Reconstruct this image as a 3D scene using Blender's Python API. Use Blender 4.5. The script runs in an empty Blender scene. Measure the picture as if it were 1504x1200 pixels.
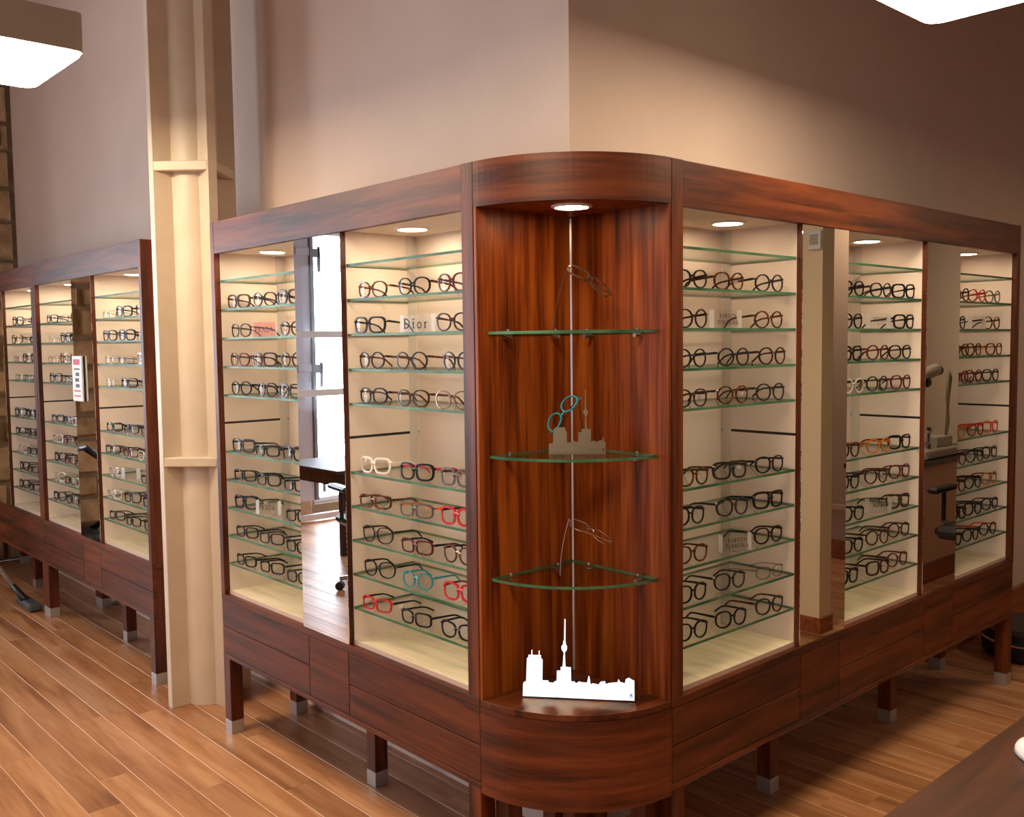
import bpy, bmesh, math, random
from mathutils import Vector, Matrix

random.seed(11)
sc = bpy.context.scene
COL = sc.collection

# ------------------------------------------------------------------ camera
def make_camera():
    pos = Vector((-2.1057, -2.0422, 1.5978))
    yaw, pitch, roll, F = 0.8328, -0.0676, -0.0121, 1400.47
    f = Vector((math.cos(yaw)*math.cos(pitch), math.sin(yaw)*math.cos(pitch), math.sin(pitch)))
    r = Vector((math.sin(yaw), -math.cos(yaw), 0.0)); u = r.cross(f)
    c, s = math.cos(roll), math.sin(roll)
    r2 = c*r + s*u; u2 = c*u - s*r
    cam = bpy.data.cameras.new('camera'); o = bpy.data.objects.new('camera', cam); COL.objects.link(o)
    m = Matrix((r2, u2, -f)).transposed().to_4x4(); m.translation = pos
    o.matrix_world = m
    cam.sensor_fit = 'HORIZONTAL'; cam.sensor_width = 36.0; cam.lens = F/1504.0*36.0
    cam.clip_start = 0.02
    sc.camera = o
make_camera()

# ------------------------------------------------------------------ world, exposure, daylight
w = bpy.data.worlds.new('overcast_sky'); sc.world = w; w.use_nodes = True
w.node_tree.nodes['Background'].inputs[0].default_value = (0.80, 0.88, 1.0, 1)
w.node_tree.nodes['Background'].inputs[1].default_value = 2.5
sc.view_settings.view_transform = 'Standard'; sc.view_settings.look = 'None'
sc.view_settings.exposure = 0.0; sc.view_settings.gamma = 1.0
sc.view_settings.use_curve_mapping = False
sc.cycles.transparent_max_bounces = 64
sc.cycles.max_bounces = 10
sc.cycles.caustics_reflective = False; sc.cycles.caustics_refractive = False

PANEL_STRENGTH = 40.0        # pendant panels
SPOT_STRENGTH = 56.0         # recessed downlights in the cabinets
def daylight(name, loc, rot, sx, sy, watts):
    l = bpy.data.lights.new(name, 'AREA'); l.shape = 'RECTANGLE'; l.size = sx; l.size_y = sy
    l.energy = watts; l.color = (0.80, 0.88, 1.0)
    o = bpy.data.objects.new(name, l); o.location = loc; o.rotation_euler = rot; COL.objects.link(o)
daylight('daylight_end_window', (-3.95, 6.2, 1.40), (math.radians(-90), 0, 0), 1.3, 2.6, 290)
daylight('daylight_end_window_small', (-2.25, 6.2, 1.75), (math.radians(-90), 0, 0), 0.9, 1.6, 75)
daylight('daylight_street_window', (-5.35, 2.6, 1.70), (0, math.radians(-90), 0), 2.2, 2.0, 36)
daylight('daylight_added_window', (-5.35, -3.4, 1.45), (0, math.radians(-90), 0), 1.9, 1.7, 9)  # unseen window, put in to be mirrored by the polished skyline plate

# ------------------------------------------------------------------ materials
MAT = {}
def nodes(name):
    m = bpy.data.materials.new(name); m.use_nodes = True
    nt = m.node_tree; b = nt.nodes['Principled BSDF']
    MAT[name] = m
    return m, nt, b
def lin(c):
    return tuple(((v/255)/12.92 if v/255 <= 0.04045 else ((v/255+0.055)/1.055)**2.4) for v in c) + (1.0,)
def plain(name, rgb, rough=0.5, metal=0.0, spec=0.5):
    m, nt, b = nodes(name)
    b.inputs['Base Color'].default_value = lin(rgb); b.inputs['Roughness'].default_value = rough
    b.inputs['Metallic'].default_value = metal; b.inputs['Specular IOR Level'].default_value = spec
    return m
def mottled(name, rgb1, rgb2, scale, rough=0.6, bump=0.0, stretch=(1, 1, 1), contrast=(0.35, 0.65), detail=4, coord='Object', rnd=False, spec=0.5):
    m, nt, b = nodes(name); N = nt.nodes; L = nt.links
    tc = N.new('ShaderNodeTexCoord'); mp = N.new('ShaderNodeMapping'); nz = N.new('ShaderNodeTexNoise'); cr = N.new('ShaderNodeValToRGB')
    mp.inputs['Scale'].default_value = stretch
    nz.inputs['Scale'].default_value = scale; nz.inputs['Detail'].default_value = detail
    cr.color_ramp.elements[0].position, cr.color_ramp.elements[1].position = contrast
    cr.color_ramp.elements[0].color = lin(rgb1); cr.color_ramp.elements[1].color = lin(rgb2)
    L.new(tc.outputs[coord], mp.inputs[0]); L.new(mp.outputs[0], nz.inputs['Vector']); L.new(nz.outputs[0], cr.inputs[0])
    L.new(cr.outputs[0], b.inputs['Base Color']); b.inputs['Roughness'].default_value = rough
    b.inputs['Specular IOR Level'].default_value = spec
    if rnd:
        oi = N.new('ShaderNodeObjectInfo'); mu = N.new('ShaderNodeVectorMath'); mu.operation = 'SCALE'
        cx = N.new('ShaderNodeCombineXYZ')
        for k in range(3): L.new(oi.outputs['Random'], cx.inputs[k])
        mu.inputs['Scale'].default_value = 37.0
        L.new(cx.outputs[0], mu.inputs[0]); L.new(mu.outputs[0], mp.inputs['Location'])
    if bump:
        bp = N.new('ShaderNodeBump'); bp.inputs['Strength'].default_value = bump; bp.inputs['Distance'].default_value = 0.01
        L.new(nz.outputs[0], bp.inputs['Height']); L.new(bp.outputs[0], b.inputs['Normal'])
    return m
def wood(name, dark, mid, light, axis, rough=0.36, across=26.0, along=1.6, spec=0.5, rnd=True, var=0.35):
    """satin veneer, the grain running along one axis"""
    m, nt, b = nodes(name); N = nt.nodes; L = nt.links
    tc = N.new('ShaderNodeTexCoord'); mp = N.new('ShaderNodeMapping')
    s = [across]*3; s['xyz'.index(axis)] = along
    mp.inputs['Scale'].default_value = s
    n1 = N.new('ShaderNodeTexNoise'); n1.inputs['Scale'].default_value = 1.0; n1.inputs['Detail'].default_value = 5; n1.inputs['Distortion'].default_value = 0.6
    n2 = N.new('ShaderNodeTexNoise'); n2.inputs['Scale'].default_value = 5.5; n2.inputs['Detail'].default_value = 3
    mx = N.new('ShaderNodeMath'); mx.operation = 'MULTIPLY_ADD'; mx.inputs[1].default_value = 0.30
    cr = N.new('ShaderNodeValToRGB'); e = cr.color_ramp.elements
    e[0].position, e[0].color = 0.42, lin(dark); e[1].position, e[1].color = 0.82, lin(light)
    q = e.new(0.60); q.color = lin(mid)
    L.new(tc.outputs['Object'], mp.inputs[0]); L.new(mp.outputs[0], n1.inputs['Vector']); L.new(mp.outputs[0], n2.inputs['Vector'])
    L.new(n2.outputs[0], mx.inputs[0]); L.new(n1.outputs[0], mx.inputs[2]); L.new(mx.outputs[0], cr.inputs[0])
    src = cr.outputs[0]
    if rnd:
        oi = N.new('ShaderNodeObjectInfo'); cx = N.new('ShaderNodeCombineXYZ'); mu = N.new('ShaderNodeVectorMath'); mu.operation = 'SCALE'
        for k in range(3): L.new(oi.outputs['Random'], cx.inputs[k])
        mu.inputs['Scale'].default_value = 53.0
        L.new(cx.outputs[0], mu.inputs[0]); L.new(mu.outputs[0], mp.inputs['Location'])
        hs = N.new('ShaderNodeHueSaturation'); mr = N.new('ShaderNodeMapRange')
        mr.inputs['To Min'].default_value = 1.0-var/2; mr.inputs['To Max'].default_value = 1.0+var/2
        L.new(oi.outputs['Random'], mr.inputs['Value']); L.new(mr.outputs[0], hs.inputs['Value'])
        L.new(src, hs.inputs['Color']); src = hs.outputs[0]
    L.new(src, b.inputs['Base Color']); b.inputs['Roughness'].default_value = rough
    b.inputs['Specular IOR Level'].default_value = spec
    return m
def clear(name, tint, base=0.04, top=0.8, rough=0.0):
    """clear sheet: light passes straight through, more mirror-like at a grazing angle"""
    m, nt, b = nodes(name); N = nt.nodes; L = nt.links
    N.remove(b); out = [n for n in N if n.type == 'OUTPUT_MATERIAL'][0]
    tr = N.new('ShaderNodeBsdfTransparent'); tr.inputs[0].default_value = tuple(tint)+(1,)
    gl = N.new('ShaderNodeBsdfGlossy'); gl.inputs['Roughness'].default_value = rough
    lw = N.new('ShaderNodeLayerWeight'); lw.inputs[0].default_value = 0.5
    pw = N.new('ShaderNodeMath'); pw.operation = 'POWER'; pw.inputs[1].default_value = 5.0
    ma = N.new('ShaderNodeMath'); ma.operation = 'MULTIPLY_ADD'; ma.inputs[1].default_value = top; ma.inputs[2].default_value = base
    mx = N.new('ShaderNodeMixShader')
    L.new(lw.outputs['Facing'], pw.inputs[0]); L.new(pw.outputs[0], ma.inputs[0]); L.new(ma.outputs[0], mx.inputs[0])
    L.new(tr.outputs[0], mx.inputs[1]); L.new(gl.outputs[0], mx.inputs[2]); L.new(mx.outputs[0], out.inputs[0])
    return m
def glow(name, rgb, strength):
    m, nt, b = nodes(name)
    b.inputs['Base Color'].default_value = lin(rgb); b.inputs['Emission Color'].default_value = lin(rgb)
    b.inputs['Emission Strength'].default_value = strength
    return m

WD, WM, WL = (40, 15, 5), (80, 34, 12), (110, 53, 22)
for ax in 'xyz':
    wood('walnut_'+ax, WD, WM, WL, ax, spec=0.34, rough=0.43)
wood('walnut_h', WD, WM, WL, 'x', spec=0.34, rough=0.43)
for n_ in MAT['walnut_h'].node_tree.nodes:
    if n_.type == 'MAPPING': n_.inputs['Scale'].default_value = (1.6, 1.6, 26.0)      # veneer bent round the corner
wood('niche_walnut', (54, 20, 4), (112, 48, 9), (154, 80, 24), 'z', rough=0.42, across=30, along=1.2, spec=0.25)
mottled('wall_paint', (205, 183, 169), (210, 188, 174), 3.0, rough=0.75, spec=0.25)
mottled('column_paint', (202, 184, 160), (209, 191, 168), 8.0, rough=0.45, bump=0.05)
mottled('ceiling_paint', (150, 130, 118), (158, 138, 126), 2.0, rough=0.8)
mottled('display_white', (224, 209, 196), (229, 214, 201), 2.0, rough=0.55)
wood('pale_board', (196, 180, 148), (212, 197, 166), (224, 210, 182), 'y', rough=0.4, across=30, along=3, rnd=False)
plain('board_edge', (205, 176, 158), 0.5)
plain('dark_slot', (22, 18, 16), 0.5)
plain('rail_white', (206, 198, 188), 0.4)
plain('seam_alu', (205, 200, 208), 0.35, 0.6)
plain('foot_metal', (176, 170, 166), 0.42, 0.55)
plain('mirror_glass', (236, 238, 238), 0.0, 1.0)
plain('chrome', (220, 220, 222), 0.12, 1.0)
clear('shelf_glass', (0.982, 0.992, 0.982), 0.025, 0.55)
mottled('shelf_edge', (40, 84, 56), (84, 124, 92), 7.0, rough=0.35, spec=0.2)
clear('lens_clear', (0.975, 0.97, 0.965), 0.013, 0.4)
clear('acrylic', (0.96, 0.965, 0.965), 0.02, 0.5)
clear('acrylic_pink', (0.98, 0.70, 0.66), 0.02, 0.4)
def whitened(name, rgb, k):
    m, nt, b = nodes(name); N = nt.nodes; L = nt.links; out = [n for n in N if n.type == 'OUTPUT_MATERIAL'][0]
    b.inputs['Base Color'].default_value = lin(rgb); b.inputs['Roughness'].default_value = 0.05; b.inputs['Specular IOR Level'].default_value = 1.0
    tr = N.new('ShaderNodeBsdfTransparent'); tl = N.new('ShaderNodeBsdfTranslucent'); ad = N.new('ShaderNodeMixShader'); mx = N.new('ShaderNodeMixShader')
    tl.inputs[0].default_value = lin(rgb); ad.inputs[0].default_value = 0.5; mx.inputs[0].default_value = k
    L.new(b.outputs[0], ad.inputs[1]); L.new(tl.outputs[0], ad.inputs[2]); L.new(tr.outputs[0], mx.inputs[1]); L.new(ad.outputs[0], mx.inputs[2]); L.new(mx.outputs[0], out.inputs[0])
whitened('acrylic_end_shine', (252, 252, 255), 0.7)  # light gathered at the clear blocks' ends, put in as white
plain('ink', (24, 22, 22), 0.5)
plain('lamp_housing', (176, 166, 150), 0.5)
glow('lamp_panel', (255, 232, 198), PANEL_STRENGTH)
glow('spot_glow', (255, 228, 190), SPOT_STRENGTH*1.25)
glow('spot_glow_dim', (255, 224, 186), SPOT_STRENGTH*0.58)      # weaker emission, for the right run and the niche
glow('lamp_panel_soft', (255, 232, 198), PANEL_STRENGTH*0.72)
glow('lamp_panel_fill', (255, 232, 198), PANEL_STRENGTH*0.32)  # emission of the lamp added near the partition
plain('spot_trim', (236, 228, 214), 0.35)
plain('hose_beige', (150, 138, 108), 0.5)
plain('black_plastic', (24, 24, 26), 0.4)
plain('grey_plastic', (74, 76, 80), 0.4)
plain('iron', (206, 204, 220), 0.45, 0.0)
plain('iron_dark', (132, 134, 146), 0.5, 0.2)
plain('window_white', (222, 222, 226), 0.4)
plain('white_gloss', (238, 236, 236), 0.2)
plain('red_print', (198, 44, 48), 0.5)
plain('notice_white', (236, 232, 228), 0.5)
plain('counter_top', (22, 20, 20), 0.25)
plain('cream_pier', (228, 208, 172), 0.7)
plain('partition_paint', (178, 152, 134), 0.7)
plain('far_paint', (236, 212, 188), 0.7)
plain('taupe_paint', (204, 172, 150), 0.7)
plain('polished_steel', (232, 234, 238), 0.06, 1.0)
plain('steel_brown_reflection', (150, 130, 98), 0.30, 1.0)  # reflection of the dark brown room put into the steel's colour
mottled('plaster_backing', (128, 106, 80), (146, 122, 94), 10, rough=0.9)
mottled('stone', (140, 108, 74), (200, 168, 126), 7.0, rough=0.9, bump=0.6, rnd=True, contrast=(0.3, 0.7))
wood('oak_plank', (126, 76, 44), (168, 113, 72), (196, 144, 103), 'y', rough=0.36, across=13, along=1.1, spec=1.0, var=0.30)
plain('joint_highlight', (222, 184, 156), 0.4)  # light caught on the board bevels, put into a pale colour
wood('desk_wood', (50, 24, 10), (70, 36, 17), (86, 46, 24), 'x', rough=0.45, spec=0.3)
wood('oak_trim', (104, 48, 20), (132, 66, 30), (150, 82, 40), 'x', rough=0.4)

# frame colours for the glasses
FR = dict(black=(16, 13, 13), brown=(58, 30, 20), burgundy=(84, 18, 24), red=(190, 32, 40), white=(236, 230, 218), teal=(46, 138, 152),
          orange=(238, 112, 30), pink=(222, 52, 98), grey=(92, 84, 82), navy=(26, 28, 48), amber=(176, 104, 34), lime=(150, 190, 40), charcoal=(42, 38, 38), coral=(214, 70, 52))
for k, v in FR.items(): plain('frame_'+k, v, 0.32, 0.0, 0.3)
mottled('frame_tortoise', (28, 14, 9), (128, 66, 26), 90, rough=0.2, contrast=(0.42, 0.62), rnd=True)
plain('frame_crystal', (190, 178, 172), 0.15)
plain('frame_silver', (196, 192, 192), 0.2, 0.9)
plain('frame_bronze', (120, 92, 72), 0.25, 0.8)

# ------------------------------------------------------------------ mesh helpers
class MB:
    def __init__(self): self.v = []; self.f = []; self.m = []
    def add(self, vs, fs, mat=0):
        n = len(self.v); self.v += [tuple(p) for p in vs]
        for i, q in enumerate(fs):
            self.f.append(tuple(j+n for j in q)); self.m.append(mat[i] if isinstance(mat, (list, tuple)) else mat)
        return self
    def box(self, x0, x1, y0, y1, z0, z1, mat=0):
        x0, x1 = sorted((x0, x1)); y0, y1 = sorted((y0, y1)); z0, z1 = sorted((z0, z1))
        vs = [(x0, y0, z0), (x1, y0, z0), (x1, y1, z0), (x0, y1, z0), (x0, y0, z1), (x1, y0, z1), (x1, y1, z1), (x0, y1, z1)]
        return self.add(vs, [(0, 3, 2, 1), (4, 5, 6, 7), (0, 1, 5, 4), (1, 2, 6, 5), (2, 3, 7, 6), (3, 0, 4, 7)], mat)
    def prism(self, poly, z0, z1, mat=0, side=None):
        n = len(poly); side = mat if side is None else side
        b = len(self.v)
        self.v += [(p[0], p[1], z0) for p in poly] + [(p[0], p[1], z1) for p in poly]
        self.f.append(tuple(b+i for i in reversed(range(n)))); self.m.append(mat)
        self.f.append(tuple(b+n+i for i in range(n))); self.m.append(mat)
        for i in range(n):
            j = (i+1) % n
            self.f.append((b+i, b+j, b+n+j, b+n+i)); self.m.append(side)
        return self
    def tube(self, path, rad, n=8, mat=0, cap=True):
        P = [Vector(p) for p in path]; rads = rad if isinstance(rad, (list, tuple)) else [rad]*len(P)
        b = len(self.v); up = None
        for i, p in enumerate(P):
            t = (P[min(i+1, len(P)-1)] - P[max(i-1, 0)]).normalized()
            if up is None: up = t.orthogonal().normalized()
            a = (up - t*up.dot(t)).normalized(); up = a; c = t.cross(a)
            for k in range(n):
                g = 2*math.pi*k/n
                self.v.append(tuple(p + (a*math.cos(g)+c*math.sin(g))*rads[i]))
        for i in range(len(P)-1):
            for k in range(n):
                j = (k+1) % n
                self.f.append((b+i*n+k, b+i*n+j, b+(i+1)*n+j, b+(i+1)*n+k)); self.m.append(mat)
        if cap:
            self.f.append(tuple(b+k for k in reversed(range(n)))); self.m.append(mat)
            e = b+(len(P)-1)*n
            self.f.append(tuple(e+k for k in range(n))); self.m.append(mat)
        return self
    def lathe(self, prof, n=20, c=(0, 0, 0), mat=0):
        b = len(self.v)
        for rr, z in prof:
            for k in range(n):
                g = 2*math.pi*k/n; self.v.append((c[0]+rr*math.cos(g), c[1]+rr*math.sin(g), c[2]+z))
        for i in range(len(prof)-1):
            for k in range(n):
                j = (k+1) % n
                self.f.append((b+i*n+k, b+i*n+j, b+(i+1)*n+j, b+(i+1)*n+k)); self.m.append(mat)
        self.f.append(tuple(b+k for k in reversed(range(n)))); self.m.append(mat)
        e = b+(len(prof)-1)*n
        self.f.append(tuple(e+k for k in range(n))); self.m.append(mat)
        return self
    def sheet(self, P, rows, cols, mat=0):
        fs = []
        for i in range(rows-1):
            for j in range(cols-1):
                a = i*cols+j; fs.append((a, a+1, a+cols+1, a+cols))
        return self.add(P, fs, mat)
    def mesh(self, name, bevel=0.0, smooth=False, off=(0, 0, 0), normals=True):
        me = bpy.data.meshes.new(name)
        me.from_pydata([(p[0]-off[0], p[1]-off[1], p[2]-off[2]) for p in self.v], [], self.f)
        for p, k in zip(me.polygons, self.m): p.material_index = k
        if bevel or normals:
            bm = bmesh.new(); bm.from_mesh(me)
            if normals: bmesh.ops.recalc_face_normals(bm, faces=bm.faces)
            if bevel: bmesh.ops.bevel(bm, geom=list(bm.edges), offset=bevel, segments=1, affect='EDGES', clamp_overlap=True)
            bm.to_mesh(me); bm.free()
        if smooth:
            for p in me.polygons: p.use_smooth = True
        me.update(); return me
    def build(self, name, mats, parent=None, bevel=0.0, smooth=False, origin=None, normals=True):
        """one mesh object; a child keeps its thing's origin"""
        mats = [mats] if isinstance(mats, str) else mats
        off = origin if origin is not None else (tuple(world_loc(parent)) if parent else (0, 0, 0))
        me = self.mesh(name, bevel, smooth, off, normals)
        for k in mats: me.materials.append(MAT[k])
        o = bpy.data.objects.new(name, me); COL.objects.link(o)
        if parent: o.parent = parent
        if origin is not None and not parent: o.location = origin
        return o
def world_loc(o):
    v = Vector(o.location)
    while o.parent: o = o.parent; v += Vector(o.location)
    return v
def tag(o, label, cat, group=None):
    o['label'] = label; o['category'] = cat
    if group: o['group'] = group
    return o
def struct(o): o['kind'] = 'structure'; return o
def empty(name, loc, label=None, cat=None, group=None, rz=0):
    o = bpy.data.objects.new(name, None); o.location = loc; o.rotation_euler = (0, 0, rz); o.empty_display_size = 0.1; COL.objects.link(o)
    if label: tag(o, label, cat, group)
    return o
def arc(cx, cy, r, a0, a1, n):
    return [(cx+r*math.cos(math.radians(a0+(a1-a0)*i/n)), cy+r*math.sin(math.radians(a0+(a1-a0)*i/n))) for i in range(n+1)]

# ------------------------------------------------------------------ the room
CEIL = 4.4
WX = 0.02     # plaster walls stand behind the cabinets
struct(MB().box(-5.0, 5.3, -5.0, 5.8, CEIL, CEIL+0.1).build('ceiling', 'ceiling_paint'))
wl = struct(MB().box(WX, 0.22, WX, 5.8, 0, CEIL).build('wall_left', 'wall_paint'))
wr = struct(MB().box(0.22, 5.3, WX, 0.22, 0, CEIL).build('wall_right', 'wall_paint'))
struct(MB().box(5.3, 5.45, -5.0, 0.22, 0, CEIL).build('wall_far_right', 'far_paint'))
struct(MB().box(-5.0, 5.3, -5.15, -5.0, 0, CEIL).build('wall_back', 'wall_paint'))
# street wall with two openings
m = MB()
for (y0, y1, z0, z1) in [(-5, -4.35, 0, CEIL), (-2.45, 1.5, 0, CEIL), (3.7, 5.8, 0, CEIL), (-4.35, -2.45, 0, 0.6), (-4.35, -2.45, 2.3, CEIL), (1.5, 3.7, 0, 0.7), (1.5, 3.7, 2.7, CEIL)]:
    m.box(-5.25, -5.0, y0, y1, z0, z1)
struct(m.build('wall_street', 'wall_paint'))
# end wall of rubble stone, with a tall window opening
m = MB()
for (x0, x1, z0, z1) in [(-1.75, 0.3, 0, CEIL), (-3.30, -2.75, 0, CEIL), (-2.75, -1.75, 0, 0.9), (-2.75, -1.75, 2.6, CEIL), (-5.0, -4.6, 0, CEIL), (-4.6, -3.30, 2.7, CEIL), (-4.6, -3.30, 0, 0.10)]:
    m.box(x0, x1, 5.86, 6.08, z0, z1)
we = struct(m.build('wall_end', 'plaster_backing'))
z = 0.0
rs = random.Random(4)
while z < CEIL-0.05:
    h = min(rs.uniform(0.16, 0.30), CEIL-z); x = -3.28+rs.uniform(-0.2, 0)
    while x < WX-0.02:
        wd = rs.uniform(0.26, 0.55); x0 = max(x, -3.28); x1 = min(x+wd, WX-0.005)
        if x1 > -2.75 and x0 < -1.75 and z+h > 0.9 and z < 2.6:      # the small window's opening
            if x0 < -2.75: x1 = -2.75
            elif x1 > -1.75: x0 = -1.75
            else: x1 = x0
        if x1-x0 > 0.06:
            j = [rs.uniform(0.004, 0.016) for _ in range(4)]; d = rs.uniform(0.0, 0.03)
            b = MB().add([(x0+j[0], 5.87, z+j[1]), (x1-j[2], 5.87, z+j[1]), (x1-j[2], 5.87, z+h-j[3]), (x0+j[0], 5.87, z+h-j[3]),
                          (x0+j[0]+0.02, 5.80+d, z+j[1]+0.018), (x1-j[2]-0.018, 5.80+d*0.6, z+j[1]+0.02), (x1-j[2]-0.022, 5.805+d, z+h-j[3]-0.02), (x0+j[0]+0.018, 5.80+d*0.8, z+h-j[3]-0.016)],
                         [(0, 1, 2, 3), (4, 7, 6, 5), (0, 4, 5, 1), (1, 5, 6, 2), (2, 6, 7, 3), (3, 7, 4, 0)])
            b.build('stone', 'stone', we, bevel=0.008)
        x += wd
    z += h

# floor: boards running away along the left wall
fl = struct(MB().box(-5.0, 5.3, -5.0, 5.86, -0.06, -0.0035).build('floor', 'joint_highlight'))
def project(x, y):
    d = Vector((x, y, 0)) - sc.camera.location
    R_ = sc.camera.matrix_world.to_3x3(); c = R_.transposed() @ d
    if c.z > -0.05: return None
    return (752 + 1400.47*c.x/-c.z, 600 - 1400.47*c.y/-c.z)
def plank_geo(b, x0, x1, y0, y1, c=0.0013):
    vs = [(x0, y0, -0.02), (x1, y0, -0.02), (x1, y1, -0.02), (x0, y1, -0.02), (x0, y0, -c*1.3), (x1, y0, -c*1.3), (x1, y1, -c*1.3), (x0, y1, -c*1.3),
          (x0+c, y0+c, 0), (x1-c, y0+c, 0), (x1-c, y1-c, 0), (x0+c, y1-c, 0)]
    b.add(vs, [(0, 3, 2, 1), (0, 1, 5, 4), (1, 2, 6, 5), (2, 3, 7, 6), (3, 0, 4, 7), (4, 5, 9, 8), (6, 7, 11, 10), (5, 6, 10, 9), (7, 4, 8, 11), (8, 9, 10, 11)],
          [0, 0, 0, 0, 0, 0, 0, 1, 1, 0])
rp = random.Random(5); seen = []; rest = MB(); PW = 0.116
k = 0; x = -5.0
while x < 5.3-0.01:
    x1 = min(x+PW, 5.3); y = -5.0 - rp.uniform(0, 1.4)
    while y < 5.86:
        ln = rp.uniform(0.9, 1.9); y0, y1 = max(y, -5.0), min(y+ln, 5.86)
        if y1-y0 > 0.02 and not (x > 0.3 and y0 > 0.3):
            ps = [project(px, y0+(y1-y0)*t) for px in (x, x1) for t in (0, .25, .5, .75, 1)]
            n_in = sum(1 for p in ps if p and -10 < p[0] < 1514 and 500 < p[1] < 1215)
            (seen.append((x, x1, y0, y1)) if n_in else plank_geo(rest, x, x1, y0, y1))
        y += ln
    x += PW
seen.sort(key=lambda t: (t[0]+2.1)**2 + ((t[2]+t[3])/2+2.04)**2)
for i, (a, b_, c_, d_) in enumerate(seen):
    if i < 300:
        b = MB(); plank_geo(b, a, b_, c_, d_); b.build('floor_board', ['oak_plank', 'joint_highlight'], fl)
    else: plank_geo(rest, a, b_, c_, d_)
o = rest.build('floor_boards_beyond', ['oak_plank', 'joint_highlight'], fl); o['kind'] = 'stuff'

# baseboards
struct(MB().box(2.52, 5.3, 0.002, WX, 0, 0.17).build('baseboard_right', 'oak_trim', bevel=0.003))
struct(MB().box(4.28, 4.30, -3.4, -2.05, 0, 0.14).build('baseboard_far_right', 'oak_trim', bevel=0.003))
struct(MB().box(4.285, 4.30, -3.4, -2.05, 0.36, 0.40).build('trim_1', 'taupe_paint', bevel=0.003))

struct(MB().box(4.30, 4.42, -3.4, -2.05, 0, CEIL).build('wall_partition', 'partition_paint'))

# windows: frame, bars, panes
def window_in(name, axis, at, a0, a1, z0, z1, bars_z, bars_a, t=0.05):
    def bx(b, p0, p1, q0, q1, d0, d1):
        return b.box(p0, p1, d0, d1, q0, q1) if axis == 'y' else b.box(d0, d1, p0, p1, q0, q1)
    d0, d1 = at, at+0.05
    fr = MB(); bx(fr, a0, a1, z0, z0+t, d0, d1); bx(fr, a0, a1, z1-t, z1, d0, d1); bx(fr, a0, a0+t, z0+t, z1-t, d0, d1); bx(fr, a1-t, a1, z0+t, z1-t, d0, d1)
    win = struct(fr.build(name, 'window_white'))
    for zz in bars_z:
        o = bx(MB(), a0+t, a1-t, zz-0.03, zz+0.03, d0+0.005, d1-0.005).build('glazing_bar', 'window_white', win)
    for aa in bars_a:
        bx(MB(), aa-0.02, aa+0.02, z0+t, z1-t, d0+0.008, d1-0.008).build('glazing_bar', 'window_white', win)
    bx(MB(), a0+t, a1-t, z0+t, z1-t, d0+0.022, d0+0.027).build('pane', 'acrylic', win)
    return win
window_in('window_1', 'y', 5.92, -4.6, -3.30, 0.10, 2.7, (), ())
window_in('window_4', 'y', 5.54, -4.7, -2.72, 0.02, 2.9, (1.175, 1.705), ())      # inner storm sash in front of the shutter
window_in('window_5', 'y', 5.92, -2.75, -1.75, 0.9, 2.6, (1.75,), (-2.25,))
window_in('window_2', 'x', -5.2, 1.5, 3.7, 0.7, 2.7, (), (2.6,))
window_in('window_3', 'x', -5.2, -4.35, -2.45, 0.6, 2.3, (), (-3.4,))  # added out of view for the bright reflection in the skyline plate

# iron shutter folded back beside the tall window
sh = empty('iron_shutter', (-3.090, 5.7, 0.18), 'grey riveted iron shutter with strap hinges beside the tall bright window', 'shutter')
MB().box(-3.190, -2.880, 5.66, 5.69, 0.18, 2.75).build('leaf', 'iron', sh, bevel=0.003)
MB().box(-3.230, -3.195, 5.64, 5.72, 0.18, 2.75).build('edge_frame', 'iron_dark', sh, bevel=0.003)
for zz in (2.46, 1.40, 0.42):
    MB().box(-3.190, -3.050, 5.645, 5.659, zz-0.035, zz+0.035).build('hinge_strap', 'iron', sh, bevel=0.003)
    MB().box(-3.320, -3.230, 5.67, 5.69, zz-0.05, zz+0.03).box(-3.320, -3.295, 5.67, 5.69, zz-0.18, zz+0.05).build('hook', 'iron_dark', sh)
for i in range(13):
    MB().tube([(-3.175, 5.661, 0.30+i*0.195), (-3.175, 5.654, 0.30+i*0.195), (-3.175, 5.652, 0.30+i*0.195)], [0.010, 0.008, 0.003], 8).build('rivet', 'window_white', sh)

# ------------------------------------------------------------------ cast column
cc = empty('iron_column', (-0.262, 2.06, 0), 'cream painted cruciform iron column with cross plates between two wooden cabinets', 'column')
a_, t_, rc = 0.19, 0.021, 0.107
def quad(sx, sy):
    """one quarter of the outline: arm along x, round core, arm along y"""
    g0 = math.degrees(math.asin(t_/rc))
    pts = [(a_, t_)] + arc(0, 0, rc, g0, 90-g0, 10) + [(t_, a_)]
    return [(p[0]*sx, p[1]*sy) for p in pts]
poly = quad(1, 1) + quad(-1, 1)[::-1] + quad(-1, -1) + quad(1, -1)[::-1]
ox, oy = -0.262, 2.06
MB().prism([(p[0]+ox, p[1]+oy) for p in poly], 0.0, CEIL-0.001).build('shaft', 'column_paint', cc, bevel=0.002)
for zz in (2.375, 1.10, 3.35):
    for sx, sy in ((-1, -1), (1, -1), (-1, 1), (1, 1)):
        q = [(a_-0.002, t_), (t_, a_-0.002), (t_, t_)]
        MB().prism([(p[0]*sx+ox, p[1]*sy+oy) for p in q], zz-0.02, zz+0.02).build('cross_plate', 'column_paint', cc, bevel=0.003)

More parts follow.
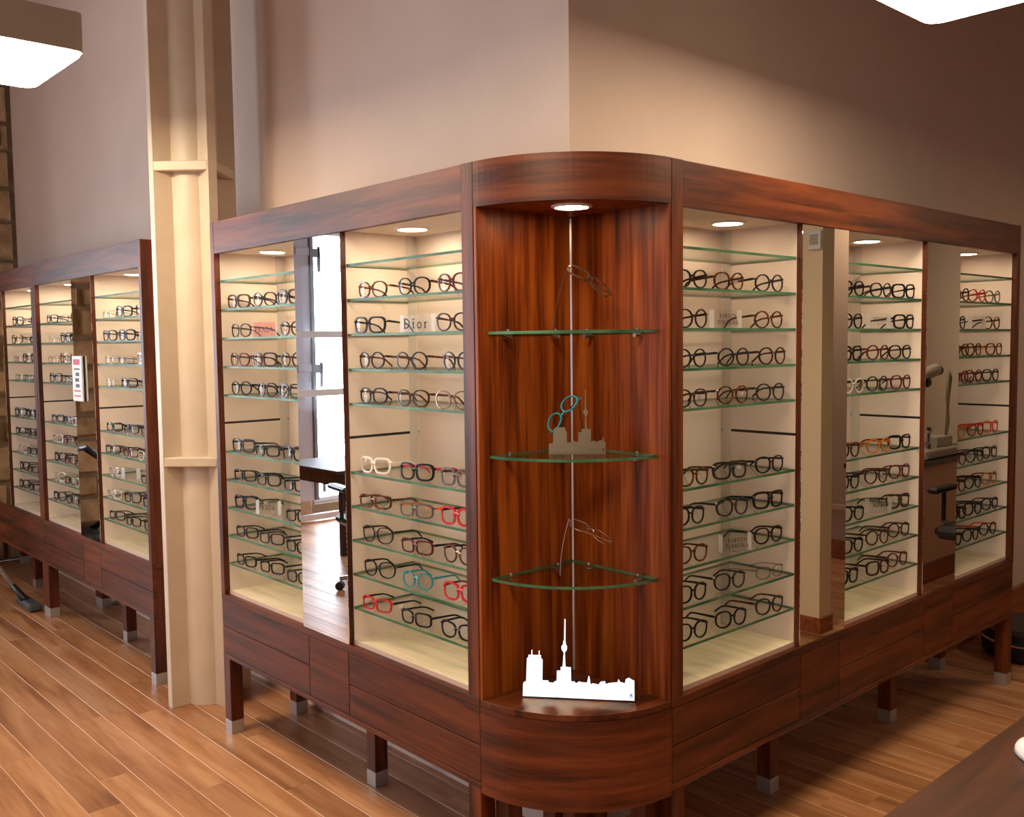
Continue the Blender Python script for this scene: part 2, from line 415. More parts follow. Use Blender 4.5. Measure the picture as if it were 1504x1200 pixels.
# ------------------------------------------------------------------ pendant lamps
def pendant(cx, cy, label, rods, box=None, panel='lamp_panel', s=0.29, h=0.135, z=2.60):
    p = empty('pendant_lamp', (cx, cy, z), label, 'lamp', 'square pendant lamps')
    def rr(k, c):
        out = []
        for (sx, sy, g) in ((1, 1, 0), (-1, 1, 90), (-1, -1, 180), (1, -1, 270)):
            out += arc(cx+sx*(k-c), cy+sy*(k-c), c, g, g+90, 5)
        return out
    MB().prism(rr(s, 0.03), z+0.006, z+h).build('housing', 'lamp_housing', p)
    MB().prism(rr(s-0.004, 0.05), z-0.002, z+0.005).build('diffuser', panel, p)
    for dx, dy in rods:
        MB().tube([(cx+dx, cy+dy, z+h), (cx+dx, cy+dy, CEIL)], 0.005, 8).build('suspension_rod', 'black_plastic', p)
    if box:
        x0, x1, y0, y1 = box
        MB().box(cx+x0, cx+x1, cy+y0, cy+y1, z+h, z+h+0.08).build('driver_box', 'black_plastic', p, bevel=0.006)
pendant(-1.225, 1.67, 'square white pendant lamp hanging in front of the cream column', [(-0.2, 0.2), (-0.2, -0.2)], (0.0, 0.10, 0.02, 0.14))
pendant(0.715, -0.925, 'square white pendant lamp hanging before the wall over the longest cabinet', [(-0.2, 0.0), (0.2, 0.0)], panel='lamp_panel_soft')
pendant(-1.225, -0.60, 'square white pendant lamp hanging out in front of the rounded corner', [(-0.2, 0.0), (0.2, 0.0)])
pendant(3.86, -1.95, 'added square pendant lamp, out of view, brightening the partition and the far wall', [(-0.2, 0.0), (0.2, 0.0)], panel='lamp_panel_fill')  # added lamp, to brighten the walls that the dark mirrors reflect

# ------------------------------------------------------------------ eyewear cabinets
R = 0.388                       # depth of the run and radius of the rounded corner
ZB, ZL, ZH, ZT = 0.3185, 0.584, 1.9726, 2.10
def shelf_z(k): return 1.864 - 0.1152*k
SHELVES = [0, 1, 2, 3, 4, 6, 7, 8, 9, 10]
LW = 0.055
def downlight(cab, x, y, z, rad=0.047, bulb='spot_glow'):
    t = MB().lathe([(rad+0.010, 0.0), (rad+0.010, -0.004), (rad, -0.006), (rad, -0.002)], 28, (x, y, z)).build('downlight', 'spot_trim', cab)
    MB().lathe([(rad, -0.0015), (rad*0.98, -0.0045)], 28, (x, y, z)).build('bulb_lens', bulb, t)
def cabinet(name, label, axis, u0, u1, near, segs, cols, midlegs, group):
    um = (u0+u1)/2
    c = empty(name, (-R/2-0.05, um, 0) if axis == 'L' else (um, -R/2-0.05, 0), label, 'cabinet', group)
    wu = 'walnut_y' if axis == 'L' else 'walnut_x'
    def B(b, a0, a1, v0, v1, z0, z1, mat=0):
        return b.box(-R+v0, -R+v1, a0, a1, z0, z1, mat) if axis == 'L' else b.box(a0, a1, -R+v0, -R+v1, z0, z1, mat)
    def W(u, v): return (-R+v, u) if axis == 'L' else (u, -R+v)
    D = 0.355
    # legs
    for (a, v) in [(u0, 0), (u1-LW, 0), (u0, D-LW), (u1-LW, D-LW)] + midlegs:
        lg = B(MB(), a, a+LW, v, v+LW, 0.055, ZB).build('leg', 'walnut_z', c, bevel=0.001)
        B(MB(), a-0.0006, a+LW+0.0006, v-0.0006, v+LW+0.0006, 0.0, 0.055).build('metal_foot', 'foot_metal', lg, bevel=0.001)
    # base
    B(MB(), u0, u1, 0, D, ZB, ZB+0.018).build('bottom_panel', wu, c, bevel=0.001)
    B(MB(), u0+0.004, u1-0.004, 0.020, D, ZB+0.018, ZL-0.024).build('carcass', 'walnut_z', c)
    B(MB(), u0, u1, 0, D, ZL-0.024, ZL).build('ledge', wu, c, bevel=0.0012)
    zm = (ZB+0.018 + ZL-0.024)/2; g = 0.0016
    for (a, b_, two) in cols:
        for (p, q) in ([(ZB+0.018, zm), (zm, ZL-0.024)] if two else [(ZB+0.018, ZL-0.024)]):
            B(MB(), a+g, b_-g, 0.0012, 0.0195, p+g, q-g).build('drawer' if two else 'cupboard_door', wu, c, bevel=0.001)
    # top part: end panels, header, roof
    B(MB(), u0, u0+near, 0, D, ZL, ZT).build('side_panel', 'walnut_z', c, bevel=0.0015)
    B(MB(), u1-0.03, u1, 0, D, ZL, ZT).build('side_panel', 'walnut_z', c, bevel=0.0015)
    B(MB(), u0+near, u1-0.03, 0.001, 0.021, ZH, ZT-0.001).build('header', wu, c, bevel=0.001)
    B(MB(), u0+near, u1-0.03, 0.021, D, ZT-0.016, ZT-0.002).build('roof', wu, c)
    for kind, a, b_ in segs:
        if kind == 'mirror':
            bk = B(MB(), a, b_, 0.005, 0.024, ZL, ZH).build('mirror_panel', 'walnut_z', c, bevel=0.0008)
            B(MB(), a+0.001, b_-0.0005, 0.003, 0.005, ZL+0.002, ZH-0.002).build('mirror', 'mirror_glass', bk)
            continue
        zc = ZH+0.004
        B(MB(), a, b_, 0.021, 0.325, zc, zc+0.01).build('bay_ceiling', 'display_white', c)
        B(MB(), a-0.008, b_+0.008, 0.313, 0.321, ZL, zc).build('back_panel', 'display_white', c)
        B(MB(), a-0.006, a+0.002, 0.026, 0.313, ZL, zc).build('side_lining', 'display_white', c)
        B(MB(), b_-0.002, b_+0.006, 0.024, 0.313, ZL, 1.286).build('side_lining', 'display_white', c)
        B(MB(), b_-0.002, b_+0.006, 0.024, 0.313, 1.295, zc).build('side_lining', 'display_white', c)
        B(MB(), b_-0.0008, b_+0.006, 0.024, 0.313, 1.286, 1.295).build('slot', 'dark_slot', c)
        B(MB(), b_-0.0045, b_-0.002, 0.272, 0.308, ZL+0.016, zc).build('shelf_rail', 'rail_white', c, bevel=0.0008)
        fb = B(MB(), a, b_, 0.022, 0.313, ZL, ZL+0.015)
        fb.m = [1]*6; fb.m[1] = 0
        fb.build('display_floor', ['pale_board', 'board_edge'], c)
        for k in SHELVES:
            sb = B(MB(), a+0.003, b_-0.006, 0.022, 0.270, shelf_z(k)-0.0042, shelf_z(k)+0.0038)
            sb.m = [0, 0, 1, 1, 1, 1]
            sb.build('glass_shelf', ['shelf_glass', 'shelf_edge'], c)
        x, y = W(a+(b_-a)*0.69, 0.155)
        downlight(c, x, y, zc, bulb='spot_glow' if axis == 'L' else 'spot_glow_dim')
    return c
GC = 'walnut eyewear display cabinets'
cabinet('display_cabinet', 'walnut eyewear cabinet between the cream column and the rounded corner, mirror showing window', 'L', 0.0, 1.645, 0.05,
        [('bay', 0.05, 0.685), ('mirror', 0.685, 0.987), ('bay', 0.987, 1.615)],
        [(0, 0.69, True), (0.69, 0.95, False), (0.95, 1.645, True)], [(0.78, 0.16)], GC)
cabinet('display_cabinet', 'longest walnut eyewear cabinet, with two dark mirrors and three bays, beside rounded corner', 'R', 0.0, 2.503, 0.05,
        [('bay', 0.05, 0.675), ('mirror', 0.675, 0.97), ('bay', 0.97, 1.577), ('mirror', 1.577, 1.877), ('bay', 1.877, 2.473)],
        [(0, 0.68, True), (0.68, 0.936, False), (0.936, 1.595, True), (1.595, 1.858, False), (1.858, 2.503, True)], [(0.749, 0.157), (1.65, 0.16)], GC)
cabinet('display_cabinet', 'walnut eyewear cabinet beyond the cream column with a red and white notice', 'L', 2.376, 4.018, 0.032,
        [('bay', 2.408, 3.06), ('mirror', 3.06, 3.36), ('bay', 3.36, 3.988)],
        [(2.376, 3.06, True), (3.06, 3.33, False), (3.33, 4.018, True)], [(3.16, 0.155)], GC)
cabinet('display_cabinet', 'walnut eyewear cabinet standing against the rough stone end wall', 'L', 4.021, 5.70, 0.05,
        [('bay', 4.071, 4.70), ('mirror', 4.70, 5.0), ('bay', 5.0, 5.67)],
        [(4.021, 4.70, True), (4.70, 4.98, False), (4.98, 5.70, True)], [(4.8, 0.155)], GC)

# rounded corner unit with an open niche
cu = empty('corner_cabinet', (-0.16, -0.16, 0), 'rounded walnut corner cabinet with an open wooden niche and quarter-round glass shelves', 'cabinet', GC)
def quarter(r, c=-0.003, n=24): return [(c, c)] + [(c+p[0]-0, c+p[1]) for p in arc(0, 0, r+c, 180, 270, n)]
def sector(r0, r1, a0=180.0, a1=270.0, n=28):
    return arc(0, 0, r1, a0, a1, n) + arc(0, 0, r0, a1, a0, n)
MB().prism(sector(R-0.02, R-0.0005, 180.4, 269.6), ZH+0.003, ZT).build('header', 'walnut_h', cu)
MB().prism(quarter(R-0.021), ZT-0.018, ZT-0.003).build('roof', 'walnut_x', cu)
MB().prism(quarter(R-0.021), ZH+0.003, ZH+0.015).build('niche_ceiling', 'niche_walnut', cu)
MB().prism(sector(R-0.02, R-0.0005, 180.3, 269.7), ZB-0.01, ZL-0.019).build('curved_front', 'walnut_h', cu)
MB().prism(quarter(R), ZL-0.018, ZL).build('niche_floor', 'walnut_x', cu, bevel=0.0008)
MB().prism(quarter(R-0.022), ZB, ZB+0.015).build('bottom_panel', 'walnut_x', cu)
MB().box(-R+0.001, -0.013, -0.014, -0.003, ZL, ZH+0.003).build('back_panel', 'niche_walnut', cu, bevel=0.0008)
MB().box(-0.014, -0.003, -R+0.001, -0.013, ZL, ZH+0.003).build('back_panel', 'niche_walnut', cu, bevel=0.0008)
MB().prism([(-0.0145, -0.0185), (-0.0185, -0.0145), (-0.0142, -0.0142)], ZL, ZH).build('corner_strip', 'seam_alu', cu)
for (x, y) in ((-0.345, -0.07), (-0.07, -0.345), (-0.07, -0.07)):
    lg = MB().box(x, x+LW, y, y+LW, 0.055, ZB).build('leg', 'walnut_z', cu, bevel=0.001)
    MB().box(x, x+LW, y, y+LW, 0, 0.055).build('metal_foot', 'foot_metal', lg, bevel=0.001)
NZ = (1.629, 1.279, 0.928)
for z in NZ:
    sh_ = MB().prism([(-0.017, -0.017)] + [(p[0]-0.015, p[1]-0.015) for p in arc(0, 0, 0.335, 180.4, 269.6, 36)], z-0.004, z+0.004, 0, 1).build('glass_shelf', ['shelf_glass', 'shelf_edge'], cu)
    for (x, y) in ((-0.29, -0.014), (-0.10, -0.014), (-0.014, -0.29), (-0.014, -0.10)):
        d = (0, -1) if x < y else (-1, 0)
        MB().tube([(x, y, z-0.0105), (x+d[0]*0.032, y+d[1]*0.032, z-0.0105)], 0.006, 10).build('shelf_pin', 'chrome', sh_)
        MB().lathe([(0.006, 0.0045), (0.006, 0.010), (0.004, 0.012)], 10, (x+d[0]*0.02, y+d[1]*0.02, z)).build('shelf_clip', 'chrome', sh_)
downlight(cu, -0.19, -0.19, ZH+0.003, bulb='spot_glow_dim')

# ------------------------------------------------------------------ glasses
STYLE = {  # half width, half height, squareness, taper to the bottom, outer lift, rim
    'round': (0.0249, 0.0238, 2, 0.02, 0.0000, 0.0039),
    'panto': (0.0260, 0.0228, 2.3, 0.1, 0.0000, 0.0041),
    'rectangular': (0.0281, 0.0180, 3.6, 0.06, 0.0000, 0.0046),
    'square': (0.0276, 0.0217, 3.2, 0.12, 0.0000, 0.0058),
    'cat-eye': (0.0281, 0.0207, 2.6, 0.14, 0.0045, 0.0046),
    'aviator': (0.0292, 0.0244, 2.4, 0.12, 0.0000, 0.0032),
    'wire': (0.0265, 0.0180, 3, 0.05, 0.0000, 0.0015),
}
GM = {}
def glasses_meshes(st):
    """frame front, lens and temples of one style; front faces -y, lowest rim point at z = 0"""
    if st in GM: return GM[st]
    a, b, n, tp, lift, rim = STYLE[st]
    zc = b+rim; gap = 0.0175; cx = a+gap/2; N = 26
    wrap = lambda x: 2.1*x*x
    def outline(s, e):
        pts = []
        for i in range(N):
            g = 2*math.pi*i/N; c, q = math.cos(g), math.sin(g)
            x = math.copysign(abs(c)**(2/n), c)*(a+e); z = math.copysign(abs(q)**(2/n), q)*(b+e)
            x *= 1+tp*(z/b)*0.5
            if q > 0 and c > 0: z += lift*c*q*2
            pts.append((s*(cx+x), z+zc))
        return pts
    fr = MB(); lens = []; dpt = 0.0021 if st != 'wire' else 0.0009
    for s in (-1, 1):
        o_, i_ = outline(s, rim), outline(s, 0.0)
        vs = [(p[0], wrap(p[0])+d, p[1]) for L_, d in ((o_, -dpt), (i_, -dpt), (i_, dpt), (o_, dpt)) for p in L_]
        fs = [(r_*N+i, r_*N+(i+1) % N, ((r_+1) % 4)*N+(i+1) % N, ((r_+1) % 4)*N+i) for r_ in range(4) for i in range(N)]
        fr.add(vs, fs)
        i2 = outline(s, rim*0.3)
        lens.append(MB().add([(p[0], wrap(p[0])-0.0002, p[1]) for p in i2]+[(s*cx, wrap(s*cx)-0.0016, zc)], [(i, (i+1) % N, N) for i in range(N)]))
    zb = zc+b*0.35; t = max(rim*0.8, 0.0012)
    fr.tube([(-gap/2-rim*0.2, 0, zb-0.003), (-gap/4, -0.0008, zb+0.001), (gap/4, -0.0008, zb+0.001), (gap/2+rim*0.2, 0, zb-0.003)], t, 6)
    xo = cx+a; zt = zc+b*0.55+lift*0.6
    for s in (-1, 1):
        fr.tube([(s*(xo-0.001), wrap(xo), zt), (s*(xo+0.006), wrap(xo)+0.002, zt), (s*(xo+0.0075), wrap(xo)+0.006, zt)], max(rim*0.8, 0.0011), 6)
    T = []
    for s in (-1, 1):
        X = xo+0.0075; y0 = wrap(xo)+0.005
        path = [(s*X, y0, zt), (s*(X+0.002), y0+0.05, zt-0.004), (s*(X+0.001), y0+0.088, zt-0.008), (s*(X-0.002), y0+0.106, zt-0.014), (s*(X-0.006), y0+0.132, 0.004)]
        mb = MB(); hz = 0.0030 if st != 'wire' else 0.0011; wx = 0.0016 if st != 'wire' else 0.0008
        prof = [1.25, 1.0, 0.85, 0.95, 1.1]
        vs = []
        for p, k in zip(path, prof):
            vs += [(p[0]-wx, p[1], p[2]-hz*k), (p[0]+wx, p[1], p[2]-hz*k), (p[0]+wx, p[1], p[2]+hz*k), (p[0]-wx, p[1], p[2]+hz*k)]
        fs = [(i*4+j, i*4+(j+1) % 4, i*4+4+(j+1) % 4, i*4+4+j) for i in range(4) for j in range(4)] + [(3, 2, 1, 0), (16, 17, 18, 19)]
        T.append(mb.add(vs, fs))
    tagm = MB().box(-0.0006, 0.0006, -0.009, 0.009, -0.0165, -0.005)
    out = dict(front=fr.mesh('frame_front', smooth=False), lens=[m_.mesh('lens', smooth=True, normals=False) for m_ in lens],
               temple=[m_.mesh('temple') for m_ in T], tag=tagm.mesh('price_tag'), tagpos=(xo+0.0105, 0.045, zt-0.003), width=2*(xo+0.0075), h=zc+b+rim)
    for me in [out['front'], out['tag']] + out['lens'] + out['temple']: me.materials.append(MAT['frame_black'])
    GM[st] = out
    return out
def part(name, me, mat, parent):
    o = bpy.data.objects.new(name, me); COL.objects.link(o); o.parent = parent
    o.material_slots[0].link = 'OBJECT'; o.material_slots[0].material = MAT[mat]
    return o
def glasses(st, front, arms, loc, rz, label, group, tagged=False):
    g = glasses_meshes(st)
    e = empty('glasses', loc, label, 'glasses', group, rz)
    part('frame_front', g['front'], 'frame_'+front, e)
    for me in g['lens']: part('lens', me, 'lens_clear', e)
    for me in g['temple']: part('temple', me, 'frame_'+arms, e)
    if tagged:
        t = part('price_tag', g['tag'], 'notice_white', e); t.location = g['tagpos']
    return e
ORD = {1: 'second', 2: 'third', 3: 'fourth', 4: 'fifth', 6: 'sixth', 7: 'seventh', 8: 'eighth', 9: 'ninth', 10: 'lowest'}
CW = dict(black='black', brown='dark brown', burgundy='burgundy', red='red', white='white', teal='teal', orange='orange', pink='pink', grey='grey',
          navy='navy', amber='amber', lime='lime', charcoal='charcoal', coral='coral red', tortoise='tortoiseshell', crystal='clear', silver='silver', bronze='bronze')
rg = random.Random(21)
def fill_bay(axis, us, where, spots, rows, group, tags=0.25, v=0.040):
    for k in SHELVES[1:]:
        row = rows.get(k, [])
        for i, it in enumerate(row):
            if it is None: continue
            st, fc, ac = it
            u = us[i]+rg.uniform(-0.008, 0.008); vv = v+rg.uniform(-0.006, 0.010)
            turn = math.radians(rg.uniform(5, 13))
            x, y = (-R+vv, u) if axis == 'L' else (u, -R+vv)
            rz = (math.radians(-90)+turn) if axis == 'L' else -turn
            desc = '%s glasses, %s arms,' % (CW[fc], CW[ac]) if ac in ('pink', 'orange', 'lime', 'coral') and ac != fc else '%s %s glasses' % (CW[fc], st)
            glasses(st, fc, ac, (x, y, shelf_z(k)+0.0039), rz, '%s %s, %s, %s' % (desc, spots[i], ORD[k]+(' shelf' if k == 10 else ' shelf down'), where), group, rg.random() < tags)
def rnd_rows(styles, cols, keep=3, fixed={}, same=0.8, skip={}):
    rows = {}
    for k in SHELVES[1:]:
        row = []
        for i in range(keep):
            st = rg.choice(styles[0] if k < 5 else styles[1]); c = rg.choice(cols[0] if k < 5 else cols[1])
            row.append((st, c, c if rg.random() < same else rg.choice(('black', 'tortoise'))))
        for i in range(keep):
            if (k, i) in fixed: row[i] = fixed[(k, i)]
        for i in skip.get(k, ()): row[i] = None
        rows[k] = row
    return rows
T_, B_ = 'tortoise', 'black'
# bay between the rounded corner and the bright mirror; order: from the mirror towards the corner
fill_bay('L', (0.575, 0.350, 0.143), 'bay between bright mirror and corner', ('by mirror', 'in middle', 'by corner post'), {
    1: [('panto', T_, T_), ('panto', B_, T_), ('panto', 'burgundy', 'burgundy')],
    2: [('square', 'charcoal', B_), None, ('panto', 'brown', T_)],
    3: [('round', 'brown', T_), ('round', 'charcoal', T_), ('round', B_, T_)],
    4: [('panto', B_, T_), ('panto', 'brown', T_), ('aviator', 'bronze', T_)],
    6: [('square', 'white', 'white'), ('square', B_, 'pink'), ('square', 'grey', 'brown')],
    7: [('rectangular', T_, T_), ('rectangular', 'grey', 'orange'), ('square', 'red', B_)],
    8: [('aviator', 'charcoal', 'charcoal'), ('rectangular', 'burgundy', B_), ('panto', T_, B_)],
    9: [('aviator', B_, B_), ('round', 'teal', 'teal'), ('square', 'red', 'burgundy')],
    10: [('rectangular', 'red', B_), ('rectangular', B_, B_), ('cat-eye', B_, B_)]}, 'glasses in the bay between the bright mirror and the corner')
fill_bay('L', (1.505, 1.305, 1.100), 'bay beside the cream column', ('by outer panel', 'in middle', 'by mirror'),
         rnd_rows((('panto', 'square', 'round'), ('rectangular', 'square', 'rectangular')), ((B_, 'charcoal', 'brown', B_), (B_, B_, 'charcoal')), fixed={(3, 0): ('panto', 'burgundy', B_)}, skip={2: (1,), 8: (1,)}),
         'glasses in the bay beside the cream column')
fill_bay('R', (0.150, 0.350, 0.556), 'bay between corner and dark mirror', ('by corner post', 'in middle', 'by mirror'),
         rnd_rows((('round', 'panto', 'round'), ('panto', 'square', 'panto')), ((T_, 'brown', T_, 'charcoal'), (B_, 'charcoal', T_, B_)), fixed={(9, 2): ('wire', 'bronze', 'bronze')}, skip={2: (1,), 8: (1,)}),
         'glasses in the bay between the corner and the first dark mirror', tags=0.45)
fill_bay('R', (1.080, 1.285, 1.470), 'bay between the two dark mirrors', ('by first mirror', 'in middle', 'by second mirror'),
         rnd_rows((('round', 'panto', 'square'), ('square', 'panto', 'round')), ((B_, 'burgundy', B_, 'charcoal'), (B_, B_, 'brown')),
                  fixed={(4, 0): ('panto', 'crystal', 'grey'), (6, 1): ('panto', 'amber', 'amber'), (7, 2): ('panto', 'burgundy', 'burgundy'), (10, 2): ('round', 'burgundy', 'burgundy'), (4, 2): ('panto', 'burgundy', 'burgundy')}, skip={2: (1,), 8: (1,)}),
         'glasses in the bay between the two dark mirrors')
fill_bay('R', (1.985, 2.145, 2.335), 'end bay past the dark mirrors', ('by mirror', 'in middle', 'by end panel'),
         rnd_rows((('round', 'panto', 'round'), ('panto', 'round', 'square')), (('charcoal', T_, B_, 'burgundy'), (B_, 'charcoal', 'brown')),
                  fixed={(1, 1): ('round', 'red', 'red'), (1, 2): ('round', 'grey', 'grey'), (3, 2): ('panto', T_, 'amber'), (3, 1): ('round', T_, 'charcoal'), (4, 0): ('round', 'burgundy', 'red'), (6, 2): ('round', 'coral', 'red'), (6, 1): ('round', T_, 'coral'), (6, 0): ('panto', 'amber', 'amber'), (8, 2): ('panto', 'amber', T_), (10, 2): ('round', B_, 'coral')}, skip={2: (1,)}),
         'glasses in the end bay past the dark mirrors')
far = ((B_, 'charcoal', 'crystal', 'navy', 'bronze'), (B_, 'charcoal', 'navy', 'crystal', 'burgundy'))
fst = (('rectangular', 'wire', 'square'), ('rectangular', 'square', 'rectangular'))
fill_bay('L', (2.940, 2.714, 2.500), "far cabinet's bay nearest the column", ('by mirror', 'in middle', 'by end panel'), rnd_rows(fst, far, skip={8: (1,)}), 'glasses in the far cabinet next to the column', tags=0.1)
fill_bay('L', (3.832, 3.64, 3.445), "far cabinet's bay behind its mirror", ('by outer panel', 'in middle', 'by mirror'), rnd_rows(fst, far, fixed={(9, 1): ('rectangular', B_, 'lime')}), 'glasses in the far cabinet past its mirror', tags=0.1)
fill_bay('L', (4.560, 4.360, 4.165), 'last cabinet by stone wall', ('by mirror', 'in middle', 'by side panel'), rnd_rows(fst, far), 'glasses in the last cabinet by the stone wall', tags=0.1)

# three glasses balanced on one temple in the niche
def standing(st, fc, ac, hinge, end, tip, label, lean):
    """hinge and end: the two sides of the front; tip: where the temple stands on the glass"""
    g = glasses_meshes(st)
    h, e_, t_p = Vector(hinge), Vector(end), Vector(tip)
    X = (e_-h).normalized(); cam = Vector((-0.72, -0.69, 0.0)); side = X.cross(cam).normalized()
    if side.z < 0: side = -side
    Nn = (side*0.62+cam*lean).normalized(); Nn = (Nn-X*Nn.dot(X)).normalized()
    Zz = X.cross(-Nn).normalized()
    if X.cross(-Nn).dot(Zz) < 0: Zz = -Zz
    root = empty('glasses', t_p, label, 'glasses', 'glasses balanced on one arm in the niche')
    M = Matrix((X, -Nn, Zz)).transposed().to_4x4()          # local y runs back from the front
    M.translation = (h+e_)/2 - t_p - Zz*g['h']/2
    def place(o): o.matrix_local = M
    place(part('frame_front', g['front'], 'frame_'+fc, root))
    for me in g['lens']: place(part('lens', me, 'lens_clear', root))
    hz = M @ Vector((-g['width']/2, 0.006, g['h']*0.75))
    mid = hz.lerp(Vector((0, 0, 0)), 0.55) + Vector((-0.006, 0.010, 0.012))
    path = [hz.lerp(mid, t)*(1-t)+mid.lerp(Vector((0, 0, 0.002)), t)*t for t in [i/9 for i in range(10)]]
    b = MB().tube([tuple(p) for p in path], 0.0016 if st != 'wire' else 0.001, 6)
    me = b.mesh('temple'); me.materials.append(MAT['frame_black']); part('temple', me, 'frame_'+ac, root)
    fx, fz = g['width']/2, g['h']*0.75
    b = MB().tube([tuple(M @ Vector(p)) for p in ((fx, 0.006, fz), (fx-0.004, 0.012, fz), (fx-0.06, 0.016, fz-0.004), (-fx+0.03, 0.018, fz-0.016))], 0.0016 if st != 'wire' else 0.001, 6)
    me = b.mesh('temple'); me.materials.append(MAT['frame_black']); part('temple', me, 'frame_'+ac, root)
standing('rectangular', 'bronze', 'bronze', (-0.175, -0.165, 1.815), (-0.095, -0.247, 1.737), (-0.208, -0.131, NZ[0]+0.0042), 'bronze glasses balanced on one arm on the highest niche shelf', 0.5)
standing('round', 'teal', 'charcoal', (-0.142, -0.154, 1.452), (-0.200, -0.094, 1.349), (-0.100, -0.160, NZ[1]+0.0042), 'teal round glasses balanced on one arm behind the grey skyline plate', 0.5)
standing('wire', 'silver', 'silver', (-0.177, -0.163, 1.095), (-0.096, -0.246, 1.034), (-0.198, -0.141, NZ[2]+0.0042), 'thin silver wire glasses balanced on one arm on the lowest niche shelf', 0.4)

# ------------------------------------------------------------------ lettering and sign blocks
def stroke_quads(pts, w):
    out = []
    for (x0, y0), (x1, y1) in zip(pts, pts[1:]):
        d = math.hypot(x1-x0, y1-y0) or 1; nx, ny = -(y1-y0)/d*w/2, (x1-x0)/d*w/2
        out.append([(x0-nx, y0-ny), (x1-nx, y1-ny), (x1+nx, y1+ny), (x0+nx, y0+ny)])
    return out
def bow(cx, cy, rx, ry, a0, a1, n=10): return [(cx+rx*math.cos(math.radians(a0+(a1-a0)*i/n)), cy+ry*math.sin(math.radians(a0+(a1-a0)*i/n))) for i in range(n+1)]
K, H_ = 0.15, 0.06
def stem(x, h=1.0): return [([(x, 0), (x, h)], K), ([(x-0.15, 0.03), (x+0.15, 0.03)], H_), ([(x-0.15, h-0.03), (x+0.15, h-0.03)], H_)]
SERIF = {
    'P': (0.72, stem(0.18)+[(bow(0.28, 0.74, 0.36, 0.24, 90, -90), 0.11), ([(0.18, 0.97), (0.3, 0.97)], H_), ([(0.18, 0.5), (0.3, 0.5)], H_)]),
    'R': (0.82, stem(0.18)+[(bow(0.28, 0.74, 0.34, 0.24, 90, -90), 0.11), ([(0.18, 0.5), (0.3, 0.5)], H_), ([(0.36, 0.5), (0.74, 0.02)], 0.13)]),
    'A': (0.86, [([(0.1, 0.0), (0.42, 1.0)], 0.07), ([(0.40, 1.0), (0.76, 0.0)], 0.14), ([(0.2, 0.35), (0.62, 0.35)], H_), ([(0.0, 0.03), (0.22, 0.03)], H_), ([(0.62, 0.03), (0.88, 0.03)], H_)]),
    'D': (0.90, stem(0.18)+[(bow(0.3, 0.5, 0.48, 0.47, 90, -90, 14), 0.12), ([(0.18, 0.97), (0.3, 0.97)], H_), ([(0.18, 0.03), (0.3, 0.03)], H_)]),
    'B': (0.74, stem(0.18)+[(bow(0.28, 0.76, 0.28, 0.22, 90, -90), 0.11), (bow(0.28, 0.28, 0.34, 0.25, 90, -90), 0.11)]),
    'T': (0.74, [([(0.36, 0), (0.36, 1)], K), ([(0.02, 0.96), (0.70, 0.96)], 0.07), ([(0.2, 0.03), (0.52, 0.03)], H_), ([(0.04, 0.78), (0.04, 0.98)], 0.05), ([(0.68, 0.78), (0.68, 0.98)], 0.05)]),
    'O': (0.96, [(bow(0.46, 0.5, 0.40, 0.47, 0, 360, 22), 0.12)]),
    'N': (0.92, [([(0.16, 0), (0.16, 1)], 0.07), ([(0.12, 0.98), (0.76, 0.02)], 0.14), ([(0.76, 0), (0.76, 1)], 0.07), ([(0.02, 0.03), (0.30, 0.03)], H_), ([(0.62, 0.97), (0.90, 0.97)], H_)]),
    'E': (0.72, stem(0.18)+[([(0.18, 0.97), (0.62, 0.97)], H_), ([(0.18, 0.52), (0.5, 0.52)], H_), ([(0.18, 0.03), (0.64, 0.03)], H_), ([(0.62, 0.8), (0.62, 0.99)], 0.05), ([(0.64, 0.0), (0.64, 0.2)], 0.05)]),
    'I': (0.40, stem(0.18)),
    'i': (0.40, stem(0.18, 0.64)+[([(0.18, 0.84), (0.18, 0.98)], 0.15)]),
    'o': (0.66, [(bow(0.32, 0.32, 0.24, 0.30, 0, 360, 18), 0.12)]),
    'r': (0.56, stem(0.18, 0.64)+[(bow(0.34, 0.40, 0.17, 0.20, 170, 40, 6), 0.09)]),
    ' ': (0.45, []),
}
def serif_text(lines, h, lead=1.4, space=0.10):
    quads = []
    for li, s in enumerate(lines):
        w_ = sum(SERIF[c][0]+space for c in s)-space; x = -w_/2
        for c in s:
            for pts, wd in SERIF[c][1]:
                for q in stroke_quads(pts, wd): quads.append([((px+x)*h, (py-li*lead)*h) for px, py in q])
            x += SERIF[c][0]+space
    yc = ((1.0) + (-(len(lines)-1)*lead))/2*h
    return [[(a, b_-yc) for a, b_ in q] for q in quads]
def text_mesh_serif(lines, h, y, space=0.10):
    b = MB()
    for i, q in enumerate(serif_text(lines, h, space=space)):
        yy = y-0.000002*(i % 40)
        b.add([(p[0], yy, p[1]) for p in q], [(0, 1, 2, 3)])
    return b.mesh('lettering', normals=False)
def text_mesh_sans(s, h, y, squeeze=1.0, shear=0.0):
    cu_ = bpy.data.curves.new('lettering', 'FONT'); cu_.body = s; cu_.align_x = 'CENTER'; cu_.align_y = 'CENTER'; cu_.size = h*1.38; cu_.shear = shear; cu_.resolution_u = 2
    tmp = bpy.data.objects.new('lettering', cu_); COL.objects.link(tmp)
    bpy.context.view_layer.update()
    me = bpy.data.meshes.new_from_object(tmp.evaluated_get(bpy.context.evaluated_depsgraph_get()))
    bpy.data.objects.remove(tmp); bpy.data.curves.remove(cu_)
    for v_ in me.vertices: v_.co = (v_.co.x*squeeze, y, v_.co.y)
    me.name = 'lettering'; me.materials.clear()
    return me
def lettering(parent, me, mat='ink', loc=(0, 0, 0)):
    me.materials.append(MAT[mat]); o = bpy.data.objects.new('lettering', me); COL.objects.link(o); o.parent = parent; o.location = loc
    return o
